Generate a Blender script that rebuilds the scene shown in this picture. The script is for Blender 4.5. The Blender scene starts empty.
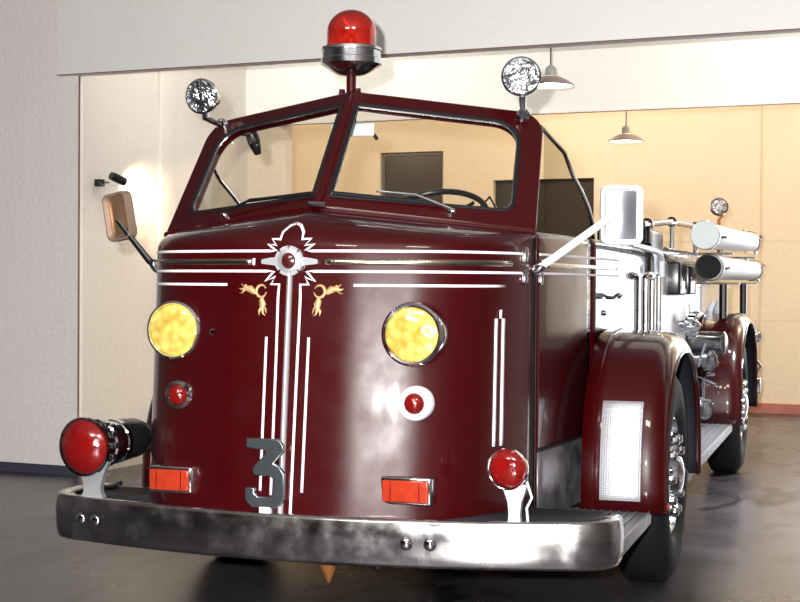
import bpy, bmesh, math, random
from mathutils import Vector, Matrix
random.seed(7)
PI = math.pi
sc = bpy.context.scene
col = sc.collection

# ------------------------------------------------------------------ materials
MATS = {}
def nmat(name):
    m = bpy.data.materials.new(name); m.use_nodes = True
    nt = m.node_tree; b = nt.nodes['Principled BSDF']
    MATS[name] = m
    return m, nt, b
def simple(name, colr, rough=.5, metal=0, coat=0, bump=0, bscale=40, emis=None, es=0, trans=0, ior=1.45, var=0, vscale=6, rvar=0):
    m, nt, b = nmat(name)
    b.inputs['Base Color'].default_value = (*colr, 1)
    b.inputs['Roughness'].default_value = rough
    b.inputs['Metallic'].default_value = metal
    b.inputs['Coat Weight'].default_value = coat
    b.inputs['Coat Roughness'].default_value = .03
    b.inputs['Transmission Weight'].default_value = trans
    b.inputs['IOR'].default_value = ior
    if emis: b.inputs['Emission Color'].default_value = (*emis, 1); b.inputs['Emission Strength'].default_value = es
    tc = nt.nodes.new('ShaderNodeTexCoord')
    if bump:
        n = nt.nodes.new('ShaderNodeTexNoise'); n.inputs['Scale'].default_value = bscale; n.inputs['Detail'].default_value = 6
        nt.links.new(tc.outputs['Object'], n.inputs['Vector'])
        bp = nt.nodes.new('ShaderNodeBump'); bp.inputs['Strength'].default_value = bump; bp.inputs['Distance'].default_value = .02
        nt.links.new(n.outputs['Fac'], bp.inputs['Height']); nt.links.new(bp.outputs['Normal'], b.inputs['Normal'])
    if var:
        n = nt.nodes.new('ShaderNodeTexNoise'); n.inputs['Scale'].default_value = vscale; n.inputs['Detail'].default_value = 8
        nt.links.new(tc.outputs['Object'], n.inputs['Vector'])
        mx = nt.nodes.new('ShaderNodeMix'); mx.data_type = 'RGBA'
        mx.inputs[6].default_value = (*[c*(1-var) for c in colr], 1); mx.inputs[7].default_value = (*[min(1, c*(1+var*.6)) for c in colr], 1)
        nt.links.new(n.outputs['Fac'], mx.inputs[0]); nt.links.new(mx.outputs[2], b.inputs['Base Color'])
    if rvar:
        n = nt.nodes.new('ShaderNodeTexNoise'); n.inputs['Scale'].default_value = 9; n.inputs['Detail'].default_value = 9
        nt.links.new(tc.outputs['Object'], n.inputs['Vector'])
        mr = nt.nodes.new('ShaderNodeMapRange'); mr.inputs['From Min'].default_value = .35; mr.inputs['From Max'].default_value = .7
        mr.inputs['To Min'].default_value = rough; mr.inputs['To Max'].default_value = rough + rvar
        nt.links.new(n.outputs['Fac'], mr.inputs['Value']); nt.links.new(mr.outputs['Result'], b.inputs['Roughness'])
    return m

paint = simple('maroon_paint', (.035, .0007, .0015), .30, 0, 1, rvar=.08)
paint.node_tree.nodes['Principled BSDF'].inputs['Coat IOR'].default_value = 1.36
paint.node_tree.nodes['Principled BSDF'].inputs['Specular IOR Level'].default_value = .22
chrome = simple('chrome', (.82, .83, .86), .07, 1)
chrome_soft = simple('soft_chrome', (.80, .82, .86), .16, 1)
chrome_worn = simple('worn_chrome', (.56, .55, .55), .14, 1, rvar=.22, bump=.015, bscale=7)
steel = simple('polished_steel', (.42, .45, .48), .2, 1, var=.35, vscale=14)
alum = simple('brushed_aluminium', (.36, .36, .38), .38, 1, rvar=.2)
board_metal = simple('ribbed_step_metal', (.15, .155, .17), .5, .25, bump=.05, bscale=60)
white = simple('white_pinstripe', (.86, .80, .83), .4)
gold = simple('gold_leaf', (.58, .38, .18), .38, .35)
brass = simple('warm_trim', (.72, .62, .48), .18, 1)
rubber = simple('black_rubber', (.010, .010, .012), .65)
rubber.node_tree.nodes['Principled BSDF'].inputs['Specular IOR Level'].default_value = .2
satin = simple('satin_nickel', (.74, .76, .80), .36, .8)
numeral = simple('numeral_metal', (.24, .27, .29), .26, .9, var=.4, vscale=16)
black = simple('black_enamel', (.01, .01, .012), .25)
under = simple('dark_chassis', (.012, .013, .02), .7)
white_enamel = simple('white_enamel', (.80, .82, .88), .3, 0, .3)
mirror_metal = simple('mirror_shell', (.30, .31, .35), .3, .8)
hose_white = simple('pale_hose_jacket', (.74, .74, .76), .42, .1, bump=.1, bscale=90)
cap_grey = simple('hose_cap', (.42, .47, .48), .45, .5, bump=.2, bscale=180)
red_lens = simple('red_lens', (.25, .006, .005), .12, 0, .9, trans=.3, var=.6, vscale=12, bump=.25, bscale=22)
orange_lens = simple('orange_red_lens', (.40, .035, .012), .2, 0, .5, trans=.1, var=.4, vscale=30)
dome_red = simple('beacon_dome', (.62, .022, .010), .05, 0, 1, trans=.7)
lampcore = simple('reflector_core', (.9, .8, .7), .2, .8)
blind = simple('mirror_glass', (.62, .72, .82), .4)
tow_rust = simple('rusty_hook', (.35, .14, .05), .5, .5)

def amber():
    m, nt, b = nmat('amber_lens')
    tc = nt.nodes.new('ShaderNodeTexCoord')
    v = nt.nodes.new('ShaderNodeTexVoronoi'); v.inputs['Scale'].default_value = 32; v.feature = 'SMOOTH_F1'
    nt.links.new(tc.outputs['Object'], v.inputs['Vector'])
    cr = nt.nodes.new('ShaderNodeValToRGB')
    cr.color_ramp.elements[0].color = (.88, .68, .17, 1); cr.color_ramp.elements[1].color = (.48, .30, .03, 1)
    cr.color_ramp.elements[0].position = .2; cr.color_ramp.elements[1].position = .8
    nt.links.new(v.outputs['Distance'], cr.inputs[0]); nt.links.new(cr.outputs[0], b.inputs['Base Color'])
    bp = nt.nodes.new('ShaderNodeBump'); bp.inputs['Strength'].default_value = .6; bp.inputs['Distance'].default_value = .01
    nt.links.new(v.outputs['Distance'], bp.inputs['Height']); nt.links.new(bp.outputs['Normal'], b.inputs['Normal'])
    b.inputs['Roughness'].default_value = .15; b.inputs['Coat Weight'].default_value = .8; b.inputs['Metallic'].default_value = .25
    return m
amber_lens = amber()

def lensclear():
    m, nt, b = nmat('clear_reflector_lens')
    tc = nt.nodes.new('ShaderNodeTexCoord')
    n = nt.nodes.new('ShaderNodeTexNoise'); n.inputs['Scale'].default_value = 14; n.inputs['Detail'].default_value = 3; n.inputs['Distortion'].default_value = 2
    nt.links.new(tc.outputs['Object'], n.inputs['Vector'])
    bp = nt.nodes.new('ShaderNodeBump'); bp.inputs['Strength'].default_value = .9; bp.inputs['Distance'].default_value = .03
    nt.links.new(n.outputs['Fac'], bp.inputs['Height']); nt.links.new(bp.outputs['Normal'], b.inputs['Normal'])
    b.inputs['Base Color'].default_value = (.62, .64, .70, 1); b.inputs['Metallic'].default_value = 1; b.inputs['Roughness'].default_value = .16
    return m
clear_lens = lensclear()

def tread():
    m, nt, b = nmat('diamond_tread_plate')
    tc = nt.nodes.new('ShaderNodeTexCoord')
    ck = nt.nodes.new('ShaderNodeTexVoronoi'); ck.inputs['Scale'].default_value = 95; ck.inputs['Randomness'].default_value = .15
    nt.links.new(tc.outputs['Object'], ck.inputs['Vector'])
    bp = nt.nodes.new('ShaderNodeBump'); bp.inputs['Strength'].default_value = .5; bp.inputs['Distance'].default_value = .006
    nt.links.new(ck.outputs['Distance'], bp.inputs['Height']); nt.links.new(bp.outputs['Normal'], b.inputs['Normal'])
    b.inputs['Base Color'].default_value = (.80, .81, .87, 1); b.inputs['Metallic'].default_value = .55; b.inputs['Roughness'].default_value = .42
    return m
tread_plate = tread()

def glassmat(name, tint, fac):
    m = bpy.data.materials.new(name); m.use_nodes = True; nt = m.node_tree; nt.nodes.clear()
    o = nt.nodes.new('ShaderNodeOutputMaterial'); mx = nt.nodes.new('ShaderNodeMixShader')
    t = nt.nodes.new('ShaderNodeBsdfTransparent'); t.inputs[0].default_value = (*tint, 1)
    g = nt.nodes.new('ShaderNodeBsdfGlossy'); g.inputs['Roughness'].default_value = .02; g.inputs[0].default_value = (1, 1, 1, 1)
    mx.inputs[0].default_value = fac
    nt.links.new(t.outputs[0], mx.inputs[1]); nt.links.new(g.outputs[0], mx.inputs[2]); nt.links.new(mx.outputs[0], o.inputs[0])
    return m
glass = glassmat('windshield_glass', (.95, .93, .88), .05)
tint_glass = glassmat('vent_glass', (.62, .62, .58), .02)

def wallmat(name, colr, bump=.25, scale=26, lines=None, var=.08):
    m, nt, b = nmat(name)
    tc = nt.nodes.new('ShaderNodeTexCoord')
    n = nt.nodes.new('ShaderNodeTexNoise'); n.inputs['Scale'].default_value = scale; n.inputs['Detail'].default_value = 8; n.inputs['Roughness'].default_value = .6
    n2 = nt.nodes.new('ShaderNodeTexNoise'); n2.inputs['Scale'].default_value = 1.3; n2.inputs['Detail'].default_value = 4
    nt.links.new(tc.outputs['Object'], n.inputs['Vector']); nt.links.new(tc.outputs['Object'], n2.inputs['Vector'])
    mx = nt.nodes.new('ShaderNodeMix'); mx.data_type = 'RGBA'
    mx.inputs[6].default_value = (*[c*(1-var) for c in colr], 1); mx.inputs[7].default_value = (*[min(1, c*(1+var)) for c in colr], 1)
    ad = nt.nodes.new('ShaderNodeMath'); ad.operation = 'MULTIPLY_ADD'; ad.inputs[1].default_value = .5
    nt.links.new(n.outputs['Fac'], ad.inputs[0])
    hf = nt.nodes.new('ShaderNodeMath'); hf.operation = 'MULTIPLY'; hf.inputs[1].default_value = .5
    nt.links.new(n2.outputs['Fac'], hf.inputs[0]); nt.links.new(hf.outputs[0], ad.inputs[2])
    nt.links.new(ad.outputs[0], mx.inputs[0]); nt.links.new(mx.outputs[2], b.inputs['Base Color'])
    bp = nt.nodes.new('ShaderNodeBump'); bp.inputs['Strength'].default_value = bump; bp.inputs['Distance'].default_value = .03
    nt.links.new(n.outputs['Fac'], bp.inputs['Height']); nt.links.new(bp.outputs['Normal'], b.inputs['Normal'])
    b.inputs['Roughness'].default_value = .8
    return m
wall_white = wallmat('rough_white_plaster', (.88, .83, .81), .35)
wall_beam = wallmat('painted_beam_plaster', (.86, .86, .83), .22)
wall_inner = wallmat('warm_white_plaster', (.72, .68, .63), .35, 22)
wall_cream = wallmat('cream_plaster', (.68, .61, .50), .3, 18)
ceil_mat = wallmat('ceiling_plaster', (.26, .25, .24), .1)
edge_brown = simple('brown_edge', (.22, .13, .10), .8)
kerb_red = simple('red_kerb_paint', (.40, .16, .14), .7, var=.3)
dark_open = simple('dark_window_pane', (.035, .032, .030), .3)
door_dark = simple('dark_door_panel', (.03, .024, .02), .5)

def floormat():
    m, nt, b = nmat('polished_concrete')
    tc = nt.nodes.new('ShaderNodeTexCoord')
    n = nt.nodes.new('ShaderNodeTexNoise'); n.inputs['Scale'].default_value = 1.1; n.inputs['Detail'].default_value = 10; n.inputs['Roughness'].default_value = .65
    mp = nt.nodes.new('ShaderNodeMapping'); mp.inputs['Scale'].default_value = (1.6, .6, 1); mp.inputs['Rotation'].default_value = (0, 0, .9)
    n2 = nt.nodes.new('ShaderNodeTexNoise'); n2.inputs['Scale'].default_value = 1.7; n2.inputs['Detail'].default_value = 6; n2.inputs['Distortion'].default_value = 1.2
    nt.links.new(tc.outputs['Object'], n.inputs['Vector']); nt.links.new(tc.outputs['Object'], mp.inputs[0]); nt.links.new(mp.outputs[0], n2.inputs['Vector'])
    cr = nt.nodes.new('ShaderNodeValToRGB')
    cr.color_ramp.elements[0].color = (.018, .015, .021, 1); cr.color_ramp.elements[1].color = (.07, .065, .072, 1)
    cr.color_ramp.elements[0].position = .3; cr.color_ramp.elements[1].position = .7
    nt.links.new(n.outputs['Fac'], cr.inputs[0])
    st = nt.nodes.new('ShaderNodeValToRGB')
    st.color_ramp.elements[0].color = (.22, .2, .2, 1); st.color_ramp.elements[1].color = (1, 1, 1, 1)
    st.color_ramp.elements[0].position = .36; st.color_ramp.elements[1].position = .43
    nt.links.new(n2.outputs['Fac'], st.inputs[0])
    mx = nt.nodes.new('ShaderNodeMix'); mx.data_type = 'RGBA'; mx.blend_type = 'MULTIPLY'; mx.inputs[0].default_value = .9
    nt.links.new(cr.outputs[0], mx.inputs[6]); nt.links.new(st.outputs[0], mx.inputs[7]); nt.links.new(mx.outputs[2], b.inputs['Base Color'])
    mr = nt.nodes.new('ShaderNodeMapRange'); mr.inputs['To Min'].default_value = .16; mr.inputs['To Max'].default_value = .42
    b.inputs['Specular IOR Level'].default_value = .5
    nt.links.new(n.outputs['Fac'], mr.inputs['Value']); nt.links.new(mr.outputs[0], b.inputs['Roughness'])
    bp = nt.nodes.new('ShaderNodeBump'); bp.inputs['Strength'].default_value = .12; bp.inputs['Distance'].default_value = .02
    nt.links.new(n.outputs['Fac'], bp.inputs['Height']); nt.links.new(bp.outputs['Normal'], b.inputs['Normal'])
    return m
floor_mat = floormat()

# ------------------------------------------------------------------ mesh helpers
def link(name, verts, faces, mat, parent=None, label=None, sharp=35, solid=0, subs=0):
    me = bpy.data.meshes.new(name)
    me.from_pydata([tuple(v) for v in verts], [], faces); me.update()
    bm = bmesh.new(); bm.from_mesh(me)
    bmesh.ops.remove_doubles(bm, verts=bm.verts, dist=1e-5)
    bmesh.ops.recalc_face_normals(bm, faces=bm.faces); bm.to_mesh(me); bm.free()
    me.polygons.foreach_set('use_smooth', [True]*len(me.polygons))
    me.set_sharp_from_angle(angle=math.radians(sharp))
    me.materials.append(mat)
    o = bpy.data.objects.new(name, me); col.objects.link(o)
    if parent: o.parent = parent
    if label: o['label'] = label
    if solid:
        md = o.modifiers.new('thickness', 'SOLIDIFY'); md.thickness = abs(solid); md.offset = -1 if solid > 0 else 1
    return o

class G:
    """collects geometry for one mesh"""
    def __init__(s): s.v = []; s.f = []
    def add(s, v, f):
        n = len(s.v); s.v += [Vector(p) for p in v]; s.f += [tuple(i+n for i in q) for q in f]; return s
    def box(s, a, b, bev=0):
        bm = bmesh.new(); bmesh.ops.create_cube(bm, size=1)
        c = [(a[i]+b[i])/2 for i in range(3)]; d = [abs(b[i]-a[i]) for i in range(3)]
        for v in bm.verts: v.co = Vector((v.co[i]*d[i]+c[i] for i in range(3)))
        if bev: bmesh.ops.bevel(bm, geom=bm.edges[:], offset=min(bev, min(d)*.45), segments=3, profile=.5, affect='EDGES')
        bm.verts.index_update()
        s.add([v.co.copy() for v in bm.verts], [[v.index for v in f.verts] for f in bm.faces]); bm.free(); return s
    def lathe(s, org, axis, prof, n=40, cap=True):
        axis = Vector(axis).normalized(); org = Vector(org)
        q = Vector((0, 0, 1)).rotation_difference(axis)
        vs = []; fs = []
        for (r, h) in prof:
            for i in range(n):
                a = 2*PI*i/n; vs.append(org + q @ Vector((r*math.cos(a), r*math.sin(a), h)))
        m = len(prof)
        for j in range(m-1):
            for i in range(n):
                fs.append((j*n+i, j*n+(i+1) % n, (j+1)*n+(i+1) % n, (j+1)*n+i))
        if cap:
            if prof[0][0] > 1e-4: fs.append(tuple(range(n))[::-1])
            if prof[-1][0] > 1e-4: fs.append(tuple((m-1)*n+i for i in range(n)))
        return s.add(vs, fs)
    def tube(s, pts, r, n=10, closed=False):
        pts = [Vector(p) for p in pts]; m = len(pts); vs = []; fs = []
        rr = r if isinstance(r, (list, tuple)) else [r]*m
        up = None
        for k in range(m):
            if closed: t = pts[(k+1) % m]-pts[k-1]
            else: t = pts[min(k+1, m-1)]-pts[max(k-1, 0)]
            t.normalize()
            if up is None: up = t.orthogonal().normalized()
            up = (up-t*up.dot(t)).normalized(); sd = t.cross(up)
            for i in range(n):
                a = 2*PI*i/n; vs.append(pts[k]+(up*math.cos(a)+sd*math.sin(a))*rr[k])
        for k in range(m if closed else m-1):
            for i in range(n):
                k2 = (k+1) % m
                fs.append((k*n+i, k*n+(i+1) % n, k2*n+(i+1) % n, k2*n+i))
        if not closed: fs += [tuple(range(n))[::-1], tuple((m-1)*n+i for i in range(n))]
        return s.add(vs, fs)
    def prism(s, poly, tf, depth):
        """poly 2D list; tf(u,v,w)->Vector; extruded w 0..depth"""
        n = len(poly)
        vs = [tf(u, v, 0) for u, v in poly]+[tf(u, v, depth) for u, v in poly]
        fs = [tuple(range(n)), tuple(range(2*n-1, n-1, -1))]+[(i, (i+1) % n, n+(i+1) % n, n+i) for i in range(n)]
        return s.add(vs, fs)
    def grid(s, rows):
        m = len(rows); n = len(rows[0])
        return s.add([p for r in rows for p in r], [(j*n+i, j*n+i+1, (j+1)*n+i+1, (j+1)*n+i) for j in range(m-1) for i in range(n-1)])
    def islands(s):
        par = list(range(len(s.v)))
        def fd(i):
            while par[i] != i: par[i] = par[par[i]]; i = par[i]
            return i
        for f in s.f:
            for k in f[1:]: par[fd(k)] = fd(f[0])
        gr = {}
        for f in s.f: gr.setdefault(fd(f[0]), []).append(f)
        for fs in gr.values():
            ids = sorted({i for f in fs for i in f}); mp = {i: k for k, i in enumerate(ids)}
            g = G(); g.v = [s.v[i] for i in ids]; g.f = [tuple(mp[i] for i in f) for f in fs]; yield g
    def each(s, name, mat, parent=None, label=None, sharp=35, solid=0):
        return [g.out(name, mat, parent, label, sharp, solid) for g in s.islands()]
    def out(s, name, mat, parent=None, label=None, sharp=35, solid=0):
        return link(name, s.v, s.f, mat, parent, label, sharp, solid)

def interp(tab, x):
    """smooth cubic through a table of (x,y)"""
    n = len(tab)
    if x <= tab[0][0]: return tab[0][1]
    if x >= tab[-1][0]: return tab[-1][1]
    sl = [(tab[i+1][1]-tab[i][1])/(tab[i+1][0]-tab[i][0]) for i in range(n-1)]
    ms = [sl[0]]+[(0 if sl[i-1]*sl[i] <= 0 else 2*sl[i-1]*sl[i]/(sl[i-1]+sl[i])) for i in range(1, n-1)]+[sl[-1]]
    for i in range(n-1):
        if x <= tab[i+1][0]:
            h = tab[i+1][0]-tab[i][0]; t = (x-tab[i][0])/h
            return ((2*t**3-3*t*t+1)*tab[i][1]+(t**3-2*t*t+t)*h*ms[i]+(-2*t**3+3*t*t)*tab[i+1][1]+(t**3-t*t)*h*ms[i+1])

def empty(name, loc, label, cat, group=None):
    o = bpy.data.objects.new(name, None); col.objects.link(o); o.location = loc; o.empty_display_size = .2
    o['label'] = label; o['category'] = cat
    if group: o['group'] = group
    return o

# ------------------------------------------------------------------ building (own frame, turned to the truck)
A = -.1196; P0 = Vector((-3.472, 4.512, 0))
BM = Matrix.Translation(P0) @ Matrix.Rotation(A, 4, 'Z')
def B(u, v, z=0): return BM @ Vector((u, v, z))
def bstruct(name, g, mat, kind='structure'):
    o = g.out(name, mat, sharp=20); o.matrix_world = BM
    o['kind'] = kind
    return o
H = 4.2; UL = -4.2; UR = 8.6; VF = -15; VB = 8.03
bstruct('floor', G().box((UL, VF, -.2), (UR+8, VB+8, 0)), floor_mat)
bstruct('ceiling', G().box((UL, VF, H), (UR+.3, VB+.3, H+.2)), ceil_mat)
bstruct('wall_left', G().box((UL-.25, VF, 0), (UL, 0, H)), simple('dim_left_wall', (.16, .15, .15), .8))  # unseen wall, darkened in colour to cut haze on the truck paint
# pier at the left with the inner wall running back from it
bstruct('wall_far_left', G().box((UL-.25, 0, 0), (UL, VB+.25, H)), wall_cream)
bstruct('wall_pier', G().box((UL, 0, 0), (0, .05, H)), wall_white)
bstruct('wall_inner', G().box((-.3, .05, 0), (0, 2.5, H)), wall_inner)
bstruct('trim_1', G().box((-.01, 1.05, 0), (.035, 1.28, 4.19), .015), wall_inner)
bstruct('wall_partition', G().box((UL, 2.5, 0), (.385, 2.62, H)), wall_cream)
bstruct('trim_2', G().box((-.15, -.07, 2.975), (UR, .05, H)), wall_beam)          # front lintel
bstruct('trim_3', G().box((-.15, -.073, 2.972), (UR, -.066, 2.979)), edge_brown)      # its dark lower edge
bstruct('trim_4', G().box((.0, 2.46, 2.855), (UR, 2.60, H)), wall_beam)             # second lintel
bstruct('trim_5', G().box((.385, 2.45, 2.84), (UR, 2.52, 2.857)), wall_white)
bstruct('trim_6', G().box((-.004, -.004, 0), (.006, .006, 2.98)), edge_brown)
# back wall with dark window, dark door and an open doorway at its right end
WO = (4.35, 6.3)       # open doorway
def hole_wall(u0, u1, v0, v1, holes):
    g = G(); cur = u0
    for (a, b, z0, z1) in sorted(holes):
        g.box((cur, v0, 0), (a, v1, H))
        if z0 > 0: g.box((a, v0, 0), (b, v1, z0))
        g.box((a, v0, z1), (b, v1, H)); cur = b
    g.box((cur, v0, 0), (u1, v1, H)); return g
bstruct('wall_back', hole_wall(UL, UR, VB, VB+.25, [(-1.25, -.385, 2.2, 3.10), (.28, 1.56, 0, 2.72), (*WO, 0, 3.6)]), wall_cream)
g = G(); 
for a, b in (((-1.25, 2.2), (-1.21, 3.10)), ((-.425, 2.2), (-.385, 3.10)), ((-1.25, 2.2), (-.385, 2.24)), ((-1.25, 3.06), (-.385, 3.10))):
    g.box((a[0], VB+.05, a[1]), (b[0], VB+.11, b[1]))
w = bstruct('window_1', g, simple('grey_window_frame', (.12, .11, .10), .5))
p = G().box((-1.21, VB+.07, 2.24), (-.425, VB+.09, 3.06)).out('pane', dark_open, w)
bstruct('door_1', G().box((.28, VB+.08, 0), (1.56, VB+.14, 2.72)).box((.9, VB+.06, .05), (.92, VB+.14, 2.7)), door_dark)
bstruct('trim_7', G().box((WO[0]-.1, VB-.03, 0), (WO[0], VB+.27, 3.7)).box((WO[1], VB-.03, 0), (WO[1]+.1, VB+.27, 3.7)).box((WO[0]-.1, VB-.03, 3.6), (WO[1]+.1, VB+.27, 3.7)), wall_beam)
bstruct('baseboard_back', G().box((UL, VB-.05, 0), (.28, VB, .11)).box((1.56, VB-.05, 0), (WO[0]-.1, VB, .11)), kerb_red)
bstruct('trim_8', G().box((3.52, VB-.008, .11), (3.545, VB, H)), simple('wall_joint', (.60, .50, .38), .8))
g = G()
for z in (1.05, 1.95): g.box((1.6, VB-.004, z), (WO[0]-.1, VB, z+.008))
bstruct('trim_9', g, simple('course_joint', (.62, .52, .40), .8))
bstruct('baseboard_left', G().box((UL, -.02, 0), (0, 0, .07)), simple('dark_base', (.05, .05, .08), .7))
# closed right wall and front wall, shade put into their colour to tune reflections
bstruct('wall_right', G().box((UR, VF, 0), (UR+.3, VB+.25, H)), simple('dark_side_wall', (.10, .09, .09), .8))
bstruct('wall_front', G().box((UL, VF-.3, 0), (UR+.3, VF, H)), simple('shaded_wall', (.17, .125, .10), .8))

# pendant lamps
lampshade_out = simple('pendant_enamel', (.30, .24, .24), .35)
lampshade_in = simple('pendant_inner', (.95, .93, .88), .5)
socket_grey = simple('socket_grey', (.30, .31, .30), .5)
bulb_glow = simple('bulb_glow', (1, .9, .75), .4, emis=(1, .86, .68), es=150)
def pendant(u, v, z, top, label, energy):
    t = empty('pendant_lamp', B(u, v, z), label, 'lamp', 'dome pendant lamps hanging in the garage')
    G().lathe((0, 0, 0), (0, 0, 1), [(.170, 0), (.168, .012), (.12, .045), (.075, .066), (.04, .078)], 40, cap=False).out('lamp_shade', lampshade_out, t, solid=.004)
    G().lathe((0, 0, .001), (0, 0, 1), [(.160, .004), (.112, .044), (.068, .068), (.03, .080), (.001, .080)], 40, cap=False).out('shade_lining', lampshade_in, t)
    G().lathe((0, 0, .076), (0, 0, 1), [(.042, 0), (.040, .012), (.038, .055), (.024, .072), (.010, .078)], 24).out('socket', socket_grey, t)
    G().lathe((0, 0, .15), (0, 0, 1), [(.006, 0), (.006, top-z-.15)], 8).out('cord', simple('lamp_cord', (.12, .09, .08), .6), t)
    G().lathe((0, 0, .012), (0, 0, 1), [(.001, -.006), (.035, .0), (.05, .02), (.04, .045), (.02, .065), (.001, .066)], 20).out('bulb', bulb_glow, t)
    l = bpy.data.lights.new('pendant_light', 'SPOT'); l.energy = energy; l.color = (1, .78, .52); l.shadow_soft_size = .04; l.spot_size = 2.9; l.spot_blend = .6
    o = bpy.data.objects.new('pendant_light', l); col.objects.link(o); o.location = B(u, v, z-.03)
pendant(3.234, 1.3, 2.90, H, 'dome pendant lamp just behind the front lintel, partly hidden by the right spotlight', 60)
pendant(2.922, 4.5, 2.79, H, 'smaller-looking dome pendant lamp hanging deeper in, beneath the second lintel', 60)

# little spot fixture on the inner left wall
t = empty('wall_spotlight', B(0, .33, 2.20), 'small black spotlight fixed to the left wall with its beam on the plaster', 'wall light')
t.rotation_euler = (0, 0, A)
G().box((0, -.14, -.035), (.05, -.07, .02), .006).out('mounting_box', black, t)
G().tube([(.03, -.1, 0), (.07, -.05, .0)], .008).out('arm', chrome, t)
G().lathe((.09, -.05, .05), (.35, 1, -.35), [(.03, 0), (.033, .02), (.033, .13), (.028, .135)], 20).out('lamp_barrel', black, t)

# ------------------------------------------------------------------ fire engine
T = empty('fire_engine', (0, 0, 0), 'maroon vintage fire engine with chrome front bumper and red beacon, parked in the garage', 'fire engine')
def PE(g, name, mat, parent=None, **k): return g.each(name, mat, parent or T, **k)
def P(g, name, mat, parent=T, label=None, sharp=35, solid=0): return g.out(name, mat, parent, label, sharp, solid)
X0 = -.07
FT = [(0, .13), (.2, .139), (.4, .188), (.52, .228), (.6, .275), (.7, .385), (.75, .475), (.8, .59), (.83, .675), (.85, .76)]
ST = [(.76, .85), (.9, .87), (1.1, .892), (1.4, .918), (1.8, .94), (2.3, .96), (3.3, .97)]
ZB = 1.585
def f_y(xp): return interp(FT, abs(xp))
def s_x(y): return interp(ST, y)
def zt_f(xp): return 1.745-.085*min(1, abs(xp)/.85)
def y1_f(xp): return .43+.33*min(1, abs(xp)/.85)
def rake(xp, z): return .095*max(0, 1.53-z)*(1-(min(abs(xp), .85)/.85)**8)
def nose(xp, z):
    y0 = f_y(xp)-rake(xp, z); zt = zt_f(xp)
    if z <= ZB: return y0
    a = math.asin(min(1, (z-ZB)/(zt-ZB)))
    return y0+(max(y1_f(xp), y0+.01)-y0)*(1-math.cos(a))
def NP(x, z, off=0):          # point on the nose at truck x
    xp = x-X0
    y = nose(xp, z)
    if not off: return Vector((x, y, z))
    e = .004
    dx = (nose(xp+e, z)-nose(xp-e, z))/(2*e); dz = (nose(xp, z+e)-nose(xp, z-e))/(2*e) if z < 1.72 else 1
    n = Vector((dx, -1, dz)).normalized()
    return Vector((x, y, z))+n*off
def SP(y, z, off=0, s=1): return Vector((X0+s*(s_x(y)+off), y, z))

# front shell
xs = []
for i in range(81):
    t_ = -1+2*i/80; xs.append(.85*math.sin(t_*PI/2)*.35+.85*t_*.65)
rows = []
for z in [.45, .5, .7, .9, 1.1, 1.3, 1.45, ZB]: rows.append([Vector((X0+x, f_y(x)-rake(x, z), z)) for x in xs])
for k in range(1, 13):
    a = PI/2*k/12
    rows.append([Vector((X0+x, f_y(x)+(max(y1_f(x), f_y(x)+.01)-f_y(x))*(1-math.cos(a)), ZB+(zt_f(x)-ZB)*math.sin(a))) for x in xs])
P(G().grid(rows), 'cab_front', paint, sharp=60, solid=.012)
# cowl behind the bead, under the windshield
rows = [[Vector((X0+x, y1_f(x)+.005+d, zt_f(x)-.004-dz)) for x in xs] for d, dz in ((0, 0), (.12, .0), (.35, .03), (.36, .25))]
P(G().grid(rows), 'cowl', paint, sharp=60, solid=.01)
P(G().tube([Vector((X0+x, y1_f(x)-.002, zt_f(x)+.004)) for x in xs], .010, 8), 'cowl_bead', paint)
# sides: doors and rear quarter
def sidepanel(y0, y1, z0, s, off=0, n=14, ztop=1.668):
    g = G(); ys = [y0+(y1-y0)*i/n for i in range(n+1)]
    zs = [z0, z0+.3, 1.2, 1.5, ztop-.03, ztop-.01, ztop]; ins = [0, 0, 0, 0, 0, .006, .025]
    rows = [[SP(y, z, off-i_, s) for y in ys] for z, i_ in zip(zs, ins)]
    rows.append([SP(y, ztop-.03, off-.05, s) for y in ys])
    return g.grid(rows)
doors = []
for s in (1, -1):
    d = P(sidepanel(.757, 1.615, .47, s), 'cab_door', paint, sharp=50, solid=.012)
    doors.append(d)
    P(sidepanel(1.625, 3.30, .47, s), 'rear_quarter', paint, sharp=50, solid=.012)
    P(G().tube([SP(.752, z, .002, s) for z in (.47, 1.0, 1.66)], .0035, 6), 'door_seam', chrome if s == 1 else rubber)
P(G().box((X0-.96, 3.28, .5), (X0+.96, 3.31, 1.66)), 'cab_bulkhead', paint)
P(G().box((X0-.80, 1.2, .6), (X0+.80, 3.25, 1.15)), 'engine_cover', under)
# chrome hinge set and door handle, right side
hg = G()
hg.lathe(Vector(NP(.752, 1.545, .006)), (0, 0, 1), [(.001, -.012), (.014, -.004), (.016, .03), (.013, .055), (.001, .062)], 14)
hg.lathe(Vector(NP(.752, 1.475, .006)), (0, 0, 1), [(.001, -.03), (.014, -.02), (.016, .01), (.012, .03), (.001, .036)], 14)
hg.lathe(SP(.80, 1.50, .008), (0, 0, 1), [(.001, -.055), (.012, -.045), (.014, .03), (.001, .055)], 14)
PE(hg, 'door_hinge', chrome)
hd = G().tube([SP(1.93, 1.385, .01), SP(1.93, 1.385, .045), SP(1.98, 1.40, .055), SP(2.10, 1.40, .05), SP(2.14, 1.385, .03)], .009, 8)
P(hd, 'door_handle', black)
P(G().lathe(SP(1.92, 1.31, .0), (1, 0, 0), [(.014, 0), (.014, .01), (.008, .014)], 14), 'door_lock', chrome)

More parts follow.
